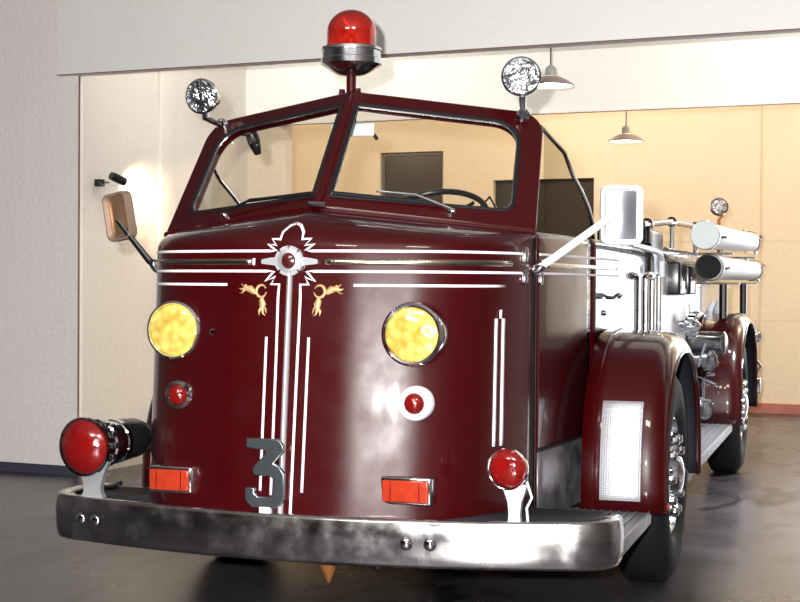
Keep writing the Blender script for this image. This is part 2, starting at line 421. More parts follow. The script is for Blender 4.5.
# ---- pinstripes (thin raised ribbons on the paint)
def ribbon(pts, w, surf, off=.0022, closed=False):
    """pts in (a,z) surface coords, width w"""
    g = G(); P2 = []
    for i in range(len(pts)-1):
        (a, b), (c, d) = pts[i], pts[i+1]; L = math.hypot(c-a, d-b); n = max(1, int(L/.03))
        for k in range(n): P2.append((a+(c-a)*k/n, b+(d-b)*k/n))
    P2.append(pts[-1])
    L_, R_ = [], []
    m = len(P2)
    for i in range(m):
        a = P2[max(0, i-1)]; b = P2[min(m-1, i+1)]; dx, dz = b[0]-a[0], b[1]-a[1]; l = math.hypot(dx, dz) or 1
        nx, nz = -dz/l*w/2, dx/l*w/2
        L_.append(surf(P2[i][0]+nx, P2[i][1]+nz, off)); R_.append(surf(P2[i][0]-nx, P2[i][1]-nz, off))
    return g.grid([L_, R_])
S1, S2, S3 = 1.574, 1.494, 1.44
stripes = G()
def st(pts, w=.0105, surf=NP): 
    r = ribbon(pts, w, surf); stripes.add(r.v, r.f)
xl, xr = -.90, .765
C_ = X0
# top ornament, traced round the emblem
orn_r = [(.088, S1), (.060, S1), (.098, S1+.028), (.060, S1+.022), (.083, S1+.048), (.046, S1+.046), (.044, S1+.075), (.022, S1+.103), (0, S1+.112)]
st([(xl, S1)]+[(C_-a, z) for a, z in orn_r]+[(C_+a, z) for a, z in orn_r[::-1]]+[(xr, S1)])
low = [(.075, S2), (.105, S2-.040), (.062, S2-.022), (.080, S2-.052), (.044, S2-.052), (.047, S2-.10), (.045, S2-.3), (.044, .60)]
st([(xl, S2), (C_-.068, S2)]+[(C_-a, z) for a, z in low[1:-1]]+[(C_-.044, .62)])
st([(xr, S2), (C_+.068, S2)]+[(C_+a, z) for a, z in low[1:-1]]+[(C_+.040, .50)])
st([(xl, S3), (-.345, S3)]); st([(.19, S3), (.705, S3)])
st([(C_-.090, 1.235), (C_-.090, .635)]); st([(C_+.088, 1.235), (C_+.084, .635)])
def sider(a, z, off=0): return SP(a, z, off, 1)
st([(.80, S1), (2.3, S1)], surf=sider); st([(.80, S2), (2.3, S2)], surf=sider)
def sidel(a, z, off=0): return SP(a, z, off, -1)
st([(.80, S1), (2.3, S1)], surf=sidel); st([(.80, S2), (2.3, S2)], surf=sidel)
PE(stripes, 'pinstripe', white, solid=.0015)
# double strip moulding on the right of the nose
ms = G()
for dx in (-.0095, .0095):
    r = ribbon([(.692+dx, 1.31), (.692+dx, .80)], .0075, NP, .004); ms.add(r.v, r.f)
r = ribbon([(.692, 1.345), (.692, 1.31)], .006, NP, .004); ms.add(r.v, r.f)
PE(ms, 'strip_moulding', white, solid=.004)
# horizontal trim bars between the stripes
def bar(x0, x1, z, w, name, mat, surf=NP):
    g = G(); n = 24; pr = [(-w/2, .001), (-w/2+.002, .007), (0, .011), (w/2-.002, .007), (w/2, .001)]
    rows = [[surf(x0+(x1-x0)*i/n, z+a, o) for i in range(n+1)] for a, o in pr]
    return P(g.grid(rows), name, mat, sharp=60, solid=.002)
bar(-.895, -.232, 1.531, .026, 'trim_bar', brass); bar(.075, .72, 1.531, .026, 'trim_bar', brass)
bar(.86, 2.2, 1.531, .022, 'trim_bar', brass, sider)
r = ribbon([(-.226, 1.545), (-.226, 1.517)], .010, NP, .006); P(r, 'trim_bar_end', white, solid=.004)
# chrome centre spine
g = G(); n = 40; pr = [(-.012, .001), (-.010, .008), (0, .014), (.010, .008), (.012, .001)]
rows = [[NP(C_+a, .48+(1.50-.48)*i/n, o) for i in range(n+1)] for a, o in pr]
P(g.grid(rows), 'centre_spine', satin, sharp=60, solid=.003)
# emblem: notched chrome disc with side wings and a red jewel
em = G()
cy_ = f_y(0)
poly = []
for k in range(8):
    a0 = PI/8+k*PI/4
    for da, rr in ((-.30, .060), (.0, .060), (.30, .060), (.36, .048), (.43, .048)): poly.append((rr*math.cos(a0+da), rr*math.sin(a0+da)))
em.prism(poly, lambda u, v, w_: Vector((C_+u, cy_-.006-w_, 1.535+v)), .014)
wing = [(.045, .018), (.075, .016), (.115, .009), (.118, .006), (.118, -.008), (.11, -.010), (.08, -.013), (.045, -.018)]
em.prism(wing, lambda u, v, w_: Vector((C_+u, cy_-.004-w_, 1.532+v)), .010)
em.prism([(-u, v) for u, v in wing], lambda u, v, w_: Vector((C_+u, cy_-.004-w_, 1.532+v)), .010)
em.lathe((C_, cy_-.018, 1.535), (0, -1, 0), [(.048, 0), (.044, .008), (.032, .010), (.030, .004)], 32, cap=False)
E_ = P(em, 'emblem', satin)
P(G().lathe((C_, cy_-.021, 1.535), (0, -1, 0), [(.031, 0), (.026, .008), (.014, .013), (.001, .015)], 24), 'jewel', simple('emblem_jewel', (.06, .008, .008), .2, 0, .5), E_)
# gilt scroll ornaments
def scroll(s, cx):
    g = G()
    def S(u, v, off=0): return NP(cx+s*u, 1.415+v, off)
    def blob(path, w):
        n_ = len(path); L, R, M = [], [], []
        for i in range(n_):
            a = path[max(0, i-1)]; b = path[min(n_-1, i+1)]; dx, dz = b[0]-a[0], b[1]-a[1]; l = math.hypot(dx, dz) or 1
            ww = w[i]*.75
            L.append(S(path[i][0]-dz/l*ww, path[i][1]+dx/l*ww, .002)); R.append(S(path[i][0]+dz/l*ww, path[i][1]-dx/l*ww, .002)); M.append(S(path[i][0], path[i][1], .006))
        g.grid([L, M, R])
    ring = [(.022*math.cos(a), .024*math.sin(a)) for a in [PI*.85-i*PI*1.8/14 for i in range(15)]]
    blob(ring, [.004+.005*math.sin(i/14*PI) for i in range(15)])
    blob([(.016, -.010), (.034, -.002), (.048, .008), (.066, .010), (.086, .006), (.098, .010)], [.006, .016, .020, .014, .007, .002])
    blob([(.056, .008), (.070, .022), (.078, .019), (.088, .028)], [.004, .010, .007, .002])
    blob([(.070, .006), (.084, -.008), (.094, -.008)], [.004, .006, .002])
    blob([(-.004, -.020), (-.002, -.036), (-.008, -.052), (-.006, -.070), (-.012, -.090), (-.022, -.096)], [.006, .016, .020, .013, .006, .002])
    blob([(-.004, -.060), (.006, -.078), (.004, -.096)], [.006, .009, .002])
    blob([(-.012, -.055), (-.022, -.072), (-.026, -.088)], [.004, .007, .002])
    return P(g, 'gilt_scroll', gold, sharp=80, solid=.0015, label='curled gold leaf scroll on the %s of the spine' % ('right' if s > 0 else 'left'))
scroll(1, .055); scroll(-1, -.190)

# ---- lights on the nose
def round_light(x, z, yface, R, name, lens, lens_r, label=None):
    ys = nose(x-X0, z)+.02
    body = P(G().lathe((x, ys, z), (0, -1, 0), [(R*1.0, 0), (R*1.0, ys-yface-.03), (R*.97, ys-yface-.008), (R*.90, ys-yface), (lens_r*1.02, ys-yface-.004), (lens_r, ys-yface-.018), (.001, ys-yface-.02)], 56), name, chrome, label=label)
    P(G().lathe((x, yface+.018, z), (0, -1, 0), [(lens_r, 0), (lens_r*.96, .008), (lens_r*.75, .016), (lens_r*.4, .022), (.001, .024)], 48), 'lens', lens, body)
    return body
round_light(.43, 1.252, .125, .127, 'fog_lamp', amber_lens, .104)
round_light(-.592, 1.254, .155, .122, 'fog_lamp', amber_lens, .104)
P(G().box((-.42, .14, 1.235), (-.36, .175, 1.262), .006), 'lamp_bracket', chrome)
def red_marker(x, z, R, lr):
    y = nose(x-X0, z)
    b = P(G().lathe((x, y+.03, z), (0, -1, 0), [(R, 0), (R, .045), (R*.92, .055), (R*.70, .060), (lr, .056), (lr*.9, .04)], 40), 'marker_light', white_enamel if x > 0 else chrome,  # right bezel coloured white to stand in for the flash glare
          label='round red marker light with bezel whitened for flash glare' if x > 0 else 'round red marker light with chrome bezel')
    P(G().lathe((x, y-.022, z), (0, -1, 0), [(lr, 0), (lr*.92, .012), (lr*.6, .024), (.001, .03)], 32), 'lens', red_lens, b)
red_marker(.436, .985, .068, .042); red_marker(-.560, .992, .062, .042)
def rect_light(x, z, w, h, yf):
    b = P(G().box((x-w/2, yf+.012, z-h/2), (x+w/2, yf+.18, z+h/2), .010), 'turn_signal', chrome)
    P(G().box((x-w/2+.010, yf, z-h/2+.012), (x+w/2-.010, yf+.02, z+h/2-.012), .006), 'lens', orange_lens, b)
    g = G(); 
    for dx in (-w*.28, w*.28): g.box((x+dx-.002, yf-.002, z-h/2+.014), (x+dx+.002, yf+.004, z+h/2-.014))
    PE(g, 'lens_rib', red_lens, b)
rect_light(.418, .652, .205, .108, .09); rect_light(-.565, .655, .19, .108, .07)

# ---- windshield
B0 = Vector((X0, .43, 1.752)); T0 = Vector((X0, .875, 2.285))
def side_corners(s): return Vector((X0+s*.845, .775, 1.662)), Vector((X0+s*.795, 1.165, 2.195))
def wpatch(s, a, h, off=0):
    B1, T1 = side_corners(s)
    top = T0.lerp(T1, a) + Vector((0, 0, .0))
    p_ = B0.lerp(B1, a).lerp(top, h)
    n_ = (B1-B0).cross(T0-B0).normalized()
    if n_.y > 0: n_ = -n_
    return p_+n_*off
def loop(a0, a1, h0, h0b, h1, rc, rb, n=12):
    L = []
    Wd, Hd = .92, .68
    def arc(ca, ch, r, t0, t1, m):
        for i in range(m+1):
            t = t0+(t1-t0)*i/m; L.append((ca+r/Wd*math.cos(t), ch+r/Hd*math.sin(t)))
    for i in range(n): L.append((a0+(a1-rb/Wd-a0)*i/n, h0+(h0b-h0)*i/n))
    arc(a1-rb/Wd, h0b+rb/Hd, rb, -PI/2, 0, 6)
    for i in range(1, n): L.append((a1, h0b+rb/Hd+(h1-rc/Hd-h0b-rb/Hd)*i/n))
    arc(a1-rc/Wd, h1-rc/Hd, rc, 0, PI/2, 10)
    for i in range(1, n): L.append((a1-rc/Wd+(a0-a1+rc/Wd)*i/n, h1))
    for i in range(0, n): L.append((a0, h1+(h0-h1)*i/n))
    return L
outer = loop(0, 1, 0, 0, 1, .12, .004); inner = loop(.036, .885, .095, .135, .885, .13, .05)
for s in (1, -1):
    g = G(); N = len(outer)
    o1 = [wpatch(s, a, h, .018) for a, h in outer]; i1 = [wpatch(s, a, h, .018) for a, h in inner]
    o2 = [wpatch(s, a, h, -.045) for a, h in outer]; i2 = [wpatch(s, a, h, -.030) for a, h in inner]
    idx = lambda k, i: k*N+(i % N)
    fs = []
    for i in range(N):
        fs += [(idx(0, i), idx(0, i+1), idx(1, i+1), idx(1, i)), (idx(1, i), idx(1, i+1), idx(3, i+1), idx(3, i)), (idx(3, i), idx(3, i+1), idx(2, i+1), idx(2, i)), (idx(2, i), idx(2, i+1), idx(0, i+1), idx(0, i))]
    g.add(o1+i1+o2+i2, fs)
    fr = P(g, 'windshield_frame', paint, sharp=40)
    md = fr.modifiers.new('soft_edge', 'BEVEL'); md.width = .008; md.segments = 2; md.limit_method = 'ANGLE'
    P(G().tube([wpatch(s, a, h, .016) for a, h in inner], .009, 8, True), 'gasket', rubber, fr)
    P(G().tube([wpatch(s, .5+(a-.5)*.974, .5+(h-.5)*.965, .012) for a, h in inner], .005, 8, True), 'glass_trim', chrome_worn, fr)
    me = [wpatch(s, a, h, .004) for a, h in inner]
    P(G().add(me, [tuple(range(N))]), 'windshield_glass', glass, fr)
    # side wind wing: sloping tube frame and glass
    def W(dx, y, z): return Vector((X0+s*(.87+dx), y, z))
    top = Vector((X0+s*.78, 1.165, 2.15))
    pts = [top, W(.0, 1.27, 2.04), W(.01, 1.42, 1.95), W(.02, 1.60, 1.885), W(.025, 1.75, 1.82), W(.03, 1.84, 1.75), W(.03, 1.875, 1.665)]
    vw = P(G().tube(pts, .010, 8), 'wind_wing_frame', chrome_worn)
    base = [Vector((X0+s*.86, .86, 1.665)), Vector((X0+s*.80, 1.15, 2.15))]
    P(G().add([base[0], base[1]]+pts[1:], [tuple(range(len(pts)+1))]), 'wind_wing_glass', tint_glass, vw)
# centre post
P(G().tube([B0+Vector((0, -.02, .0)), T0+Vector((0, -.02, -.02))], .021, 12), 'windshield_post', paint)
P(G().tube([B0+Vector((-.02, -.045, .02)), B0+Vector((.05, -.04, .016))], .012, 10), 'wiper_cap', chrome)
# wipers
def wp(s, a, h, off=.03): return wpatch(s, a, h, off)
for s, piv in ((1, (.605, .075)), (-1, (.60, .06))):
    g = G().lathe(wp(s, *piv, .012), (0, -1, .3), [(.020, 0), (.020, .014), (.012, .026), (.001, .030)], 18)
    w_ = P(g, 'wiper_pivot', chrome)
    end = (.24, .145) if s == 1 else (.22, .105)
    P(G().tube([wp(s, *piv, .034), wp(s, (piv[0]+end[0])/2, (piv[1]+end[1])/2+.03, .05), wp(s, *end, .04)], [.007, .006, .004], 8), 'wiper_arm', chrome if s == 1 else black, w_)
    bl = ((.05, .105), (.55, .115)) if s == 1 else ((.03, .10), (.45, .135))
    P(G().tube([wp(s, *bl[0], .032), wp(s, *bl[1], .032)], .008, 6), 'wiper_blade', rubber, w_)
# steering wheel, rear view mirror
cw = Vector((.20, 1.22, 1.665)); 
ring = []
for i in range(48):
    a = 2*PI*i/48; ring.append(cw+Vector((math.cos(a)*.255, math.sin(a)*.255*math.cos(.62), math.sin(a)*.255*math.sin(.62)+.07)))
sw = P(G().tube(ring, .014, 10, True), 'steering_wheel', black)
hub = cw+Vector((0, -.02, .035))
PE(G().tube([hub, cw+Vector((.16, .13, .16))], .009).tube([hub, cw+Vector((-.16, .13, .16))], .009).tube([hub, cw+Vector((0, -.2, -.08))], .009), 'spoke', black, sw)
P(G().tube([hub, hub+Vector((0, -.25, -.35))], .022), 'steering_column', black, sw)
rv = P(G().box((-.205, .96, 2.105), (.0, .975, 2.165), .008), 'rear_view_mirror', blind, label='pale blue interior rear view mirror')
PE(G().tube([(-.01, .97, 2.12), (.01, .98, 2.09)], .009).tube([(-.09, .965, 2.165), (-.08, .93, 2.22)], .006), 'mirror_stalk', black, rv)
P(G().tube([(.43, 1.9, 1.66), (.40, 1.5, 1.86), (.22, 1.52, 1.68)], .006), 'brace_rod', black)

# ---- beacon
by_ = .93; bx_ = -.098
be = P(G().lathe((bx_, by_, 2.27), (0, 0, 1), [(.030, 0), (.030, .02), (.022, .03), (.022, .11), (.05, .115)], 24), 'beacon_light', paint, label='red revolving beacon on a chrome drum above the windshield post')
P(G().lathe((bx_, by_, 2.37), (0, 0, 1), [(.03, 0), (.06, .006), (.09, .02), (.112, .036), (.128, .044), (.136, .050), (.136, .074), (.131, .078), (.131, .108), (.136, .112), (.134, .124), (.118, .130), (.10, .130)], 56), 'beacon_base', chrome_soft, be)
P(G().lathe((bx_, by_, 2.498), (0, 0, 1), [(.111, 0), (.110, .05)]+[(.110*math.cos(a), .065+.101*math.sin(a)) for a in [PI/2*i/12 for i in range(13)]][:-1]+[(.001, .166)], 48, cap=False), 'beacon_dome', dome_red, be)
P(G().lathe((bx_, by_, 2.50), (0, 0, 1), [(.06, 0), (.02, .01), (.02, .03)], 20).lathe((bx_-.045, by_-.01, 2.575), (-.6, -1, .1), [(.01, -.05), (.035, -.02), (.048, .015)], 24).lathe((bx_+.045, by_+.01, 2.575), (.8, -.6, .1), [(.01, -.05), (.035, -.02), (.048, .015)], 24), 'beacon_reflector', lampcore, be)
PE(G().tube([(bx_-.04, by_-.02, 2.275), (bx_-.035, by_-.02, 2.31)], .014).tube([(bx_+.04, by_-.02, 2.27), (bx_+.035, by_-.02, 2.31)], .016), 'beacon_clamp', paint, be)

# ---- round spotlights on the pillars
def spot(c, R, d, foot, label):
    d = Vector(d).normalized(); c = Vector(c)
    b = P(G().lathe(c, d, [(.02, -.11), (R*.5, -.10), (R*.85, -.055), (R*1.0, -.005), (R*1.06, .0), (R*1.06, .014), (R*.95, .020), (R*.92, .008)], 48), 'spotlight', chrome, label=label)
    P(G().lathe(c, d, [(R*.93, .008), (R*.6, .016), (.001, .022)], 48), 'lens', clear_lens, b)
    f = Vector(foot); m_ = c+Vector((0, .03, -R*1.1))
    P(G().tube([m_+Vector((0, 0, .03)), m_+Vector((0, 0, -.01)), (m_+f)/2+Vector((0, 0, -.008)), f], [.016, .018, .014, .014]), 'spotlight_bracket', chrome, b)
    P(G().lathe(f, d, [(.03, -.02), (.03, .0), (.018, .014)], 20), 'bracket_foot', chrome, b)
spot((-.852, 1.0, 2.312), .078, (-.05, -1, -.08), (-.80, 1.10, 2.19), 'round chrome spotlight on the left windshield pillar')
spot((.652, 1.03, 2.355), .082, (.22, -1, .0), (.655, 1.06, 2.19), 'round chrome spotlight on the right windshield pillar')
P(G().tube([(-.74, 1.12, 2.15), (-.73, 1.30, 2.16)], .010).lathe((-.73, 1.30, 2.155), (.25, .3, -1), [(.01, -.03), (.03, -.01), (.032, .03), (.018, .09), (.012, .095)], 16), 'spotlight_grip', black)

# ---- side mirrors
def rrect(w, h, r, n=6):
    L = []
    for cx, cz, a0 in ((w/2-r, h/2-r, 0), (-w/2+r, h/2-r, PI/2), (-w/2+r, -h/2+r, PI), (w/2-r, -h/2+r, 1.5*PI)):
        for i in range(n+1):
            a = a0+PI/2*i/n; L.append((cx+r*math.cos(a), cz+r*math.sin(a)))
    return L
def side_mirror(c, w, h, yaw, tilt, rollz, arm, mats, label):
    c = Vector(c); R_ = Matrix.Rotation(yaw, 3, 'Z') @ Matrix.Rotation(tilt, 3, 'X') @ Matrix.Rotation(rollz, 3, 'Y')
    def tf(u, v, w_): return c+R_ @ Vector((u, w_, v))
    prof = [(1, .03), (1.0, .0), (.97, -.012), (.86, -.014), (.78, -.004), (.72, .006)]
    rings = []
    for k, y in prof:
        rings.append([tf(u*(1-(1-k)*.9*min(w, h)/w), v*(1-(1-k)*.9*min(w, h)/h), y) for u, v in rrect(w, h, .032)])
    g = G(); n_ = len(rings[0])
    vs = [p_ for r_ in rings for p_ in r_]; fs = [(j*n_+i, j*n_+(i+1) % n_, (j+1)*n_+(i+1) % n_, (j+1)*n_+i) for j in range(len(rings)-1) for i in range(n_)]
    fs.append(tuple(range(n_)))
    g.add(vs, fs)
    b = P(g, 'side_mirror', mats[0], label=label, sharp=50)
    # curved back dish
    rows = []
    for i in range(9):
        v = (-.5+i/8)*(h-.05)
        rows.append([tf(u*(w-.055), v, .004-.014*math.cos(u*PI)*math.cos(v/h*PI)) for u in [-.5+j/8 for j in range(9)]])
    P(G().grid(rows), 'mirror_shell', mats[1], b)
    ap = [Vector(a) for a in arm]
    P(G().tube(ap, [.016]*(len(ap)-1)+[.011]), 'mirror_arm', mats[2], b)
    P(G().lathe(ap[0], (ap[1]-ap[0]), [(.03, -.01), (.03, .012), (.018, .04)], 18), 'arm_base', chrome, b)
side_mirror((1.117, .90, 1.742), .178, .252, .30, 0, 0, [(.79, .74, 1.515), (.86, .72, 1.555), (1.08, .86, 1.735), (1.10, .89, 1.745)], (white_enamel, mirror_metal, white_enamel), 'white framed rectangular mirror on the right with a bright arm')
side_mirror((-1.075, .60, 1.738), .15, .215, -.30, .05, -.16, [(-.885, .62, 1.515), (-.91, .58, 1.54), (-1.07, .585, 1.72)], (simple('bronzed_frame', (.40, .29, .22), .35, .6), simple('bronze_shell', (.50, .30, .18), .2, .8), steel), 'bronze tinted rectangular mirror tilted on a thin arm at the left')

# ---- bumper
path = []
hx = [i/24*1.03 for i in range(25)]
half = [(x, .155*x*x) for x in hx]
for i in range(1, 9):
    a = PI/2*i/8; half.append((1.03+.17*math.sin(a), .155*1.03**2+.03*i/8+.16*(1-math.cos(a))))
half += [(1.2, .42)]
full = [(-x, y) for x, y in half[::-1]]+half[1:]
tail = [(-1.19, .50), (-1.15, .56), (-1.08, .60)]
full = tail[::-1]+full
def nrm(i):
    a = full[max(0, i-1)]; b = full[min(len(full)-1, i+1)]; dx, dy = b[0]-a[0], b[1]-a[1]; l = math.hypot(dx, dy); return (dy/l, -dx/l)
prof = [(-.07, .548), (-.012, .556), (-.002, .552), (.003, .54), (.008, .50), (.009, .463), (.007, .42), (.002, .385), (-.003, .374), (-.014, .370), (-.06, .376)]
rows = []
for o_, z in prof:
    rows.append([Vector((full[i][0]+nrm(i)[0]*o_, full[i][1]+nrm(i)[1]*o_, z)) for i in range(len(full))])
bump = P(G().grid(rows), 'front_bumper', chrome_worn, sharp=50, solid=.006)
for x in (-1.005, -.925, .445, .535):
    y = .155*x*x
    P(G().lathe((x, y-.004, .465), (0.25 if x > 0 else -.25, -1, 0), [(.026, 0), (.025, .006), (.018, .013), (.006, .016), (.001, .016)], 20), 'bumper_bolt', chrome, bump)
g = G()
deck = [(X0*0+x, y+.06) for x, y in full if abs(x) < 1.15]
rows = [[Vector((x, y, .535)) for x, y in deck], [Vector((x, .62, .535)) for x, y in deck]]
P(G().grid(rows), 'bumper_deck', under, solid=.02)
P(G().box((-.75, .2, .38), (.75, .9, .47), .02), 'front_crossmember', under)
P(G().box((-.82, 1.0, .50), (.68, 3.3, .62)), 'cab_floor', under)
for x in (-.45, .30): P(G().box((x, .8, .35), (x+.15, 8.2, .55)), 'chassis_rail', under)
PE(G().lathe((-1.0, 2.0, .5), (1, 0, 0), [(.06, 0), (.06, 2.0)], 16).lathe((-1.0, 6.4, .5), (1, 0, 0), [(.08, 0), (.08, .85), (.2, .95), (.2, 1.1), (.08, 1.2), (.08, 2.0)], 20), 'axle', under)
P(G().lathe((.045, .26, .42), (.0, .1, -1), [(.06, 0), (.055, .04), (.03, .12), (.008, .17), (.001, .18)], 12), 'tow_eye', tow_rust)
P(G().lathe((.245, .3, .42), (0, 0, -1), [(.045, 0), (.04, .08), (.025, .11), (.001, .12)], 16), 'tow_pin', steel)

# ---- polished figure 3 on the bumper
three = [(-.078, .135), (.055, .135), (.080, .108), (.080, .085), (.046, .035), (.055, .022), (.085, .0), (.085, -.095), (.058, -.135), (-.058, -.135), (-.085, -.108), (-.085, -.055), (-.045, -.055), (-.045, -.082), (-.030, -.092), (.022, -.092), (.036, -.080), (.036, -.018), (.022, -.005), (-.045, -.005), (-.055, .025), (.018, .085), (-.018, .105), (-.078, .098)]
three = [(-.078, .135), (.055, .135), (.078, .110), (.078, .085), (.038, .040), (.060, .028), (.082, .0), (.082, -.098), (.055, -.135), (-.055, -.135), (-.082, -.108), (-.082, -.058), (-.042, -.058), (-.042, -.080), (-.028, -.092), (.020, -.092), (.034, -.080), (.034, -.022), (.020, -.010), (-.046, -.010), (-.052, .020), (.004, .078), (-.004, .092), (-.034, .092), (-.078, .098)]
nb = P(G().prism(three, lambda u, v, w_: Vector((-.128+u, .035-w_, .708+v)), .022), 'number_three', numeral, sharp=20, label='polished steel numeral 3 standing on the bumper')
md = nb.modifiers.new('edge', 'BEVEL'); md.width = .004; md.segments = 2; md.limit_method = 'ANGLE'
P(G().box((-.150, .012, .548), (-.105, .04, .578), .003), 'mounting_tab', white_enamel, nb)

# ---- siren on the left of the bumper
s0 = Vector((-.985, .10, .765)); sd = Vector((.14, 1, .02)).normalized()
sir = P(G().lathe(s0, sd, [(.118, .03), (.112, .05), (.10, .06), (.10, .085), (.092, .09), (.092, .13), (.10, .135), (.10, .17), (.09, .175), (.09, .22), (.095, .225), (.095, .25)], 48), 'siren', chrome, label='chrome siren with a red lens on the left of the bumper')
P(G().lathe(s0, sd, [(.112, .03), (.122, .028), (.124, .040), (.118, .050)], 48, cap=False), 'bezel', chrome, sir)
P(G().lathe(s0, sd, [(.001, -.022), (.04, -.018), (.08, .0), (.105, .02), (.114, .034)], 48), 'lens', red_lens, sir)
P(G().lathe(s0, sd, [(.093, .25), (.090, .30), (.085, .38), (.065, .44), (.03, .47), (.001, .475)], 40), 'tail_cone', black, sir)
g = G()
for k in range(12):
    a = 2*PI*k/12; c_ = s0+sd*.11+Vector((math.cos(a)*.094, 0, math.sin(a)*.094)); g.box(c_-Vector((.012, .02, .012)), c_+Vector((.012, .02, .012)), .003)
PE(g, 'siren_port', black, sir)
g = G()
rows = []
for z, w0 in ((.70, .075), (.66, .058), (.60, .040), (.575, .042), (.552, .055)):
    rows.append([Vector((-.965-w0*.9, .20, z)), Vector((-.965-w0*.9, .17, z)), Vector((-.965+w0, .17, z)), Vector((-.965+w0, .20, z)), Vector((-.965-w0*.9, .20, z))])
P(g.grid(rows), 'siren_bracket', satin, sir)
# red lamp on the right
l0 = Vector((.812, .115, .752))
rl = P(G().lathe(l0, (.12, 1, .06), [(.072, .0), (.078, -.004), (.078, .02), (.072, .05), (.06, .08), (.03, .10), (.001, .105)], 40), 'warning_lamp', chrome, label='round red warning lamp on the right of the bumper')
P(G().lathe(l0, (-.12, -1, -.06), [(.073, 0), (.064, .016), (.042, .028), (.001, .034)], 40), 'lens', red_lens, rl)
rows = []
for z, w0 in ((.685, .046), (.66, .040), (.62, .026), (.575, .022), (.548, .024)):
    rows.append([Vector((.83-w0, .20, z)), Vector((.83-w0, .165, z)), Vector((.83+w0, .165, z)), Vector((.83+w0, .20, z)), Vector((.83-w0, .20, z))])
P(G().grid(rows), 'lamp_bracket', satin, rl)
P(G().tube([(.875, .18, .70), (.895, .18, .64), (.875, .18, .60), (.88, .18, .55)], .005), 'lamp_cable', white_enamel, rl)

# ---- fenders, wheels, running boards
def sup(t, ry, rz, n):
    c, s_ = math.cos(t), math.sin(t)
    return (math.copysign(abs(c)**(2/n), c)*ry, abs(s_)**(2/n)*rz)
def fender(side, yc, ryK, rzK, ryL, rzL, zc, xo, xi, front_label=None):
    g = G(); N = 48; rows = []
    sec = [(xi, 1.0)]+[(xi+(xo-.10-xi)*k/3, 1.0) for k in (1, 2, 3)]
    for k in range(1, 9):
        a = PI/2*k/8; sec.append((xo-.10+.10*math.sin(a), math.cos(a)))
    for x, f_ in sec:
        r = []
        for i in range(N+1):
            t = PI-PI*i/N
            a = sup(t, ryK, rzK, 2.7); b = sup(t, ryL, rzL, 2.5)
            cr = 1-.015*((x-xi)/(xo-xi))
            y = yc+b[0]+(a[0]-b[0])*f_; z = zc+(b[1]+(a[1]*cr-b[1])*f_)
            r.append(Vector((side*x, y, z)))
        rows.append(r)
    lin = []
    for x, f_ in sec[:-1]:
        lin.append([Vector((side*x, yc+(sup(PI-PI*i/N, ryK, rzK, 2.7)[0]*f_+sup(PI-PI*i/N, ryL, rzL, 2.5)[0]*(1-f_))*.975, zc-.004+(sup(PI-PI*i/N, ryK, rzK, 2.7)[1]*f_+sup(PI-PI*i/N, ryL, rzL, 2.5)[1]*(1-f_))*.965)) for i in range(N+1)])
    # crown line and inner roll
    rows.append([Vector((side*(xo-.012), yc+sup(PI-PI*i/N, ryL-.012, rzL-.012, 2.5)[0], zc+sup(PI-PI*i/N, ryL-.012, rzL-.012, 2.5)[1])) for i in range(N+1)])
    f = P(g.grid(rows), 'fender', paint, sharp=70, solid=.008)
    P(G().tube([Vector((side*xo, yc+sup(PI-PI*i/N, ryL, rzL, 2.5)[0], zc+sup(PI-PI*i/N, ryL, rzL, 2.5)[1])) for i in range(N+1)], .009, 8), 'fender_lip', paint, f)
    P(G().grid(lin), 'fender_shade_liner', under, f, sharp=70, solid=.004)  # black undercoat sheet, added to carry the dark shade inside the arch
    # raised bead near the inner edge
    P(G().tube([Vector((side*(xi+.055), yc+sup(PI-PI*i/N, ryK+.002, rzK+.002, 2.7)[0], zc+sup(PI-PI*i/N, ryK+.002, rzK+.002, 2.7)[1])) for i in range(N+1)], .007, 6), 'fender_bead', paint, f)
    # wheel well wall
    w = [Vector((side*(xi+.01), yc+sup(PI-PI*i/N, ryK-.02, rzK-.02, 2.7)[0], zc+sup(PI-PI*i/N, ryK-.02, rzK-.02, 2.7)[1])) for i in range(N+1)]
    P(G().add(w, [tuple(range(N+1))]), 'wheel_well', under, f, solid=.006)
    return f
def wheel(side, yc, xo, R=.52):
    ax = (side, 0, 0); o_ = Vector((side*(xo-.27), yc, R))
    rim = P(G().lathe(o_, ax, [(.29, .02), (.29, .24), (.275, .245), (.265, .22), (.25, .20), (.17, .215), (.16, .225), (.001, .225)], 48), 'wheel', steel)
    P(G().lathe(o_, ax, [(.285, .0), (.36, -.005), (.46, .005), (.505, .03), (.515, .04), (R, .05), (R, .20), (.515, .215), (.50, .235), (.46, .262), (.38, .27), (.31, .258), (.288, .24)], 64, cap=False), 'tire', rubber, rim)
    P(G().lathe(o_, ax, [(.10, .22), (.095, .27), (.085, .285), (.05, .295), (.001, .30)], 32), 'hub_cap', chrome, rim)
    P(G().lathe(o_, ax, [(.215, .205), (.21, .235), (.17, .25), (.13, .245), (.12, .22)], 40, cap=False), 'hub_ring', chrome, rim)
    for k in range(10):
        a = 2*PI*k/10
        q = o_+Vector((side*.235, math.cos(a)*.18, math.sin(a)*.18))
        P(G().lathe(q, ax, [(.026, 0), (.026, .03), (.018, .045), (.001, .05)], 8), 'lug_nut', chrome, rim)
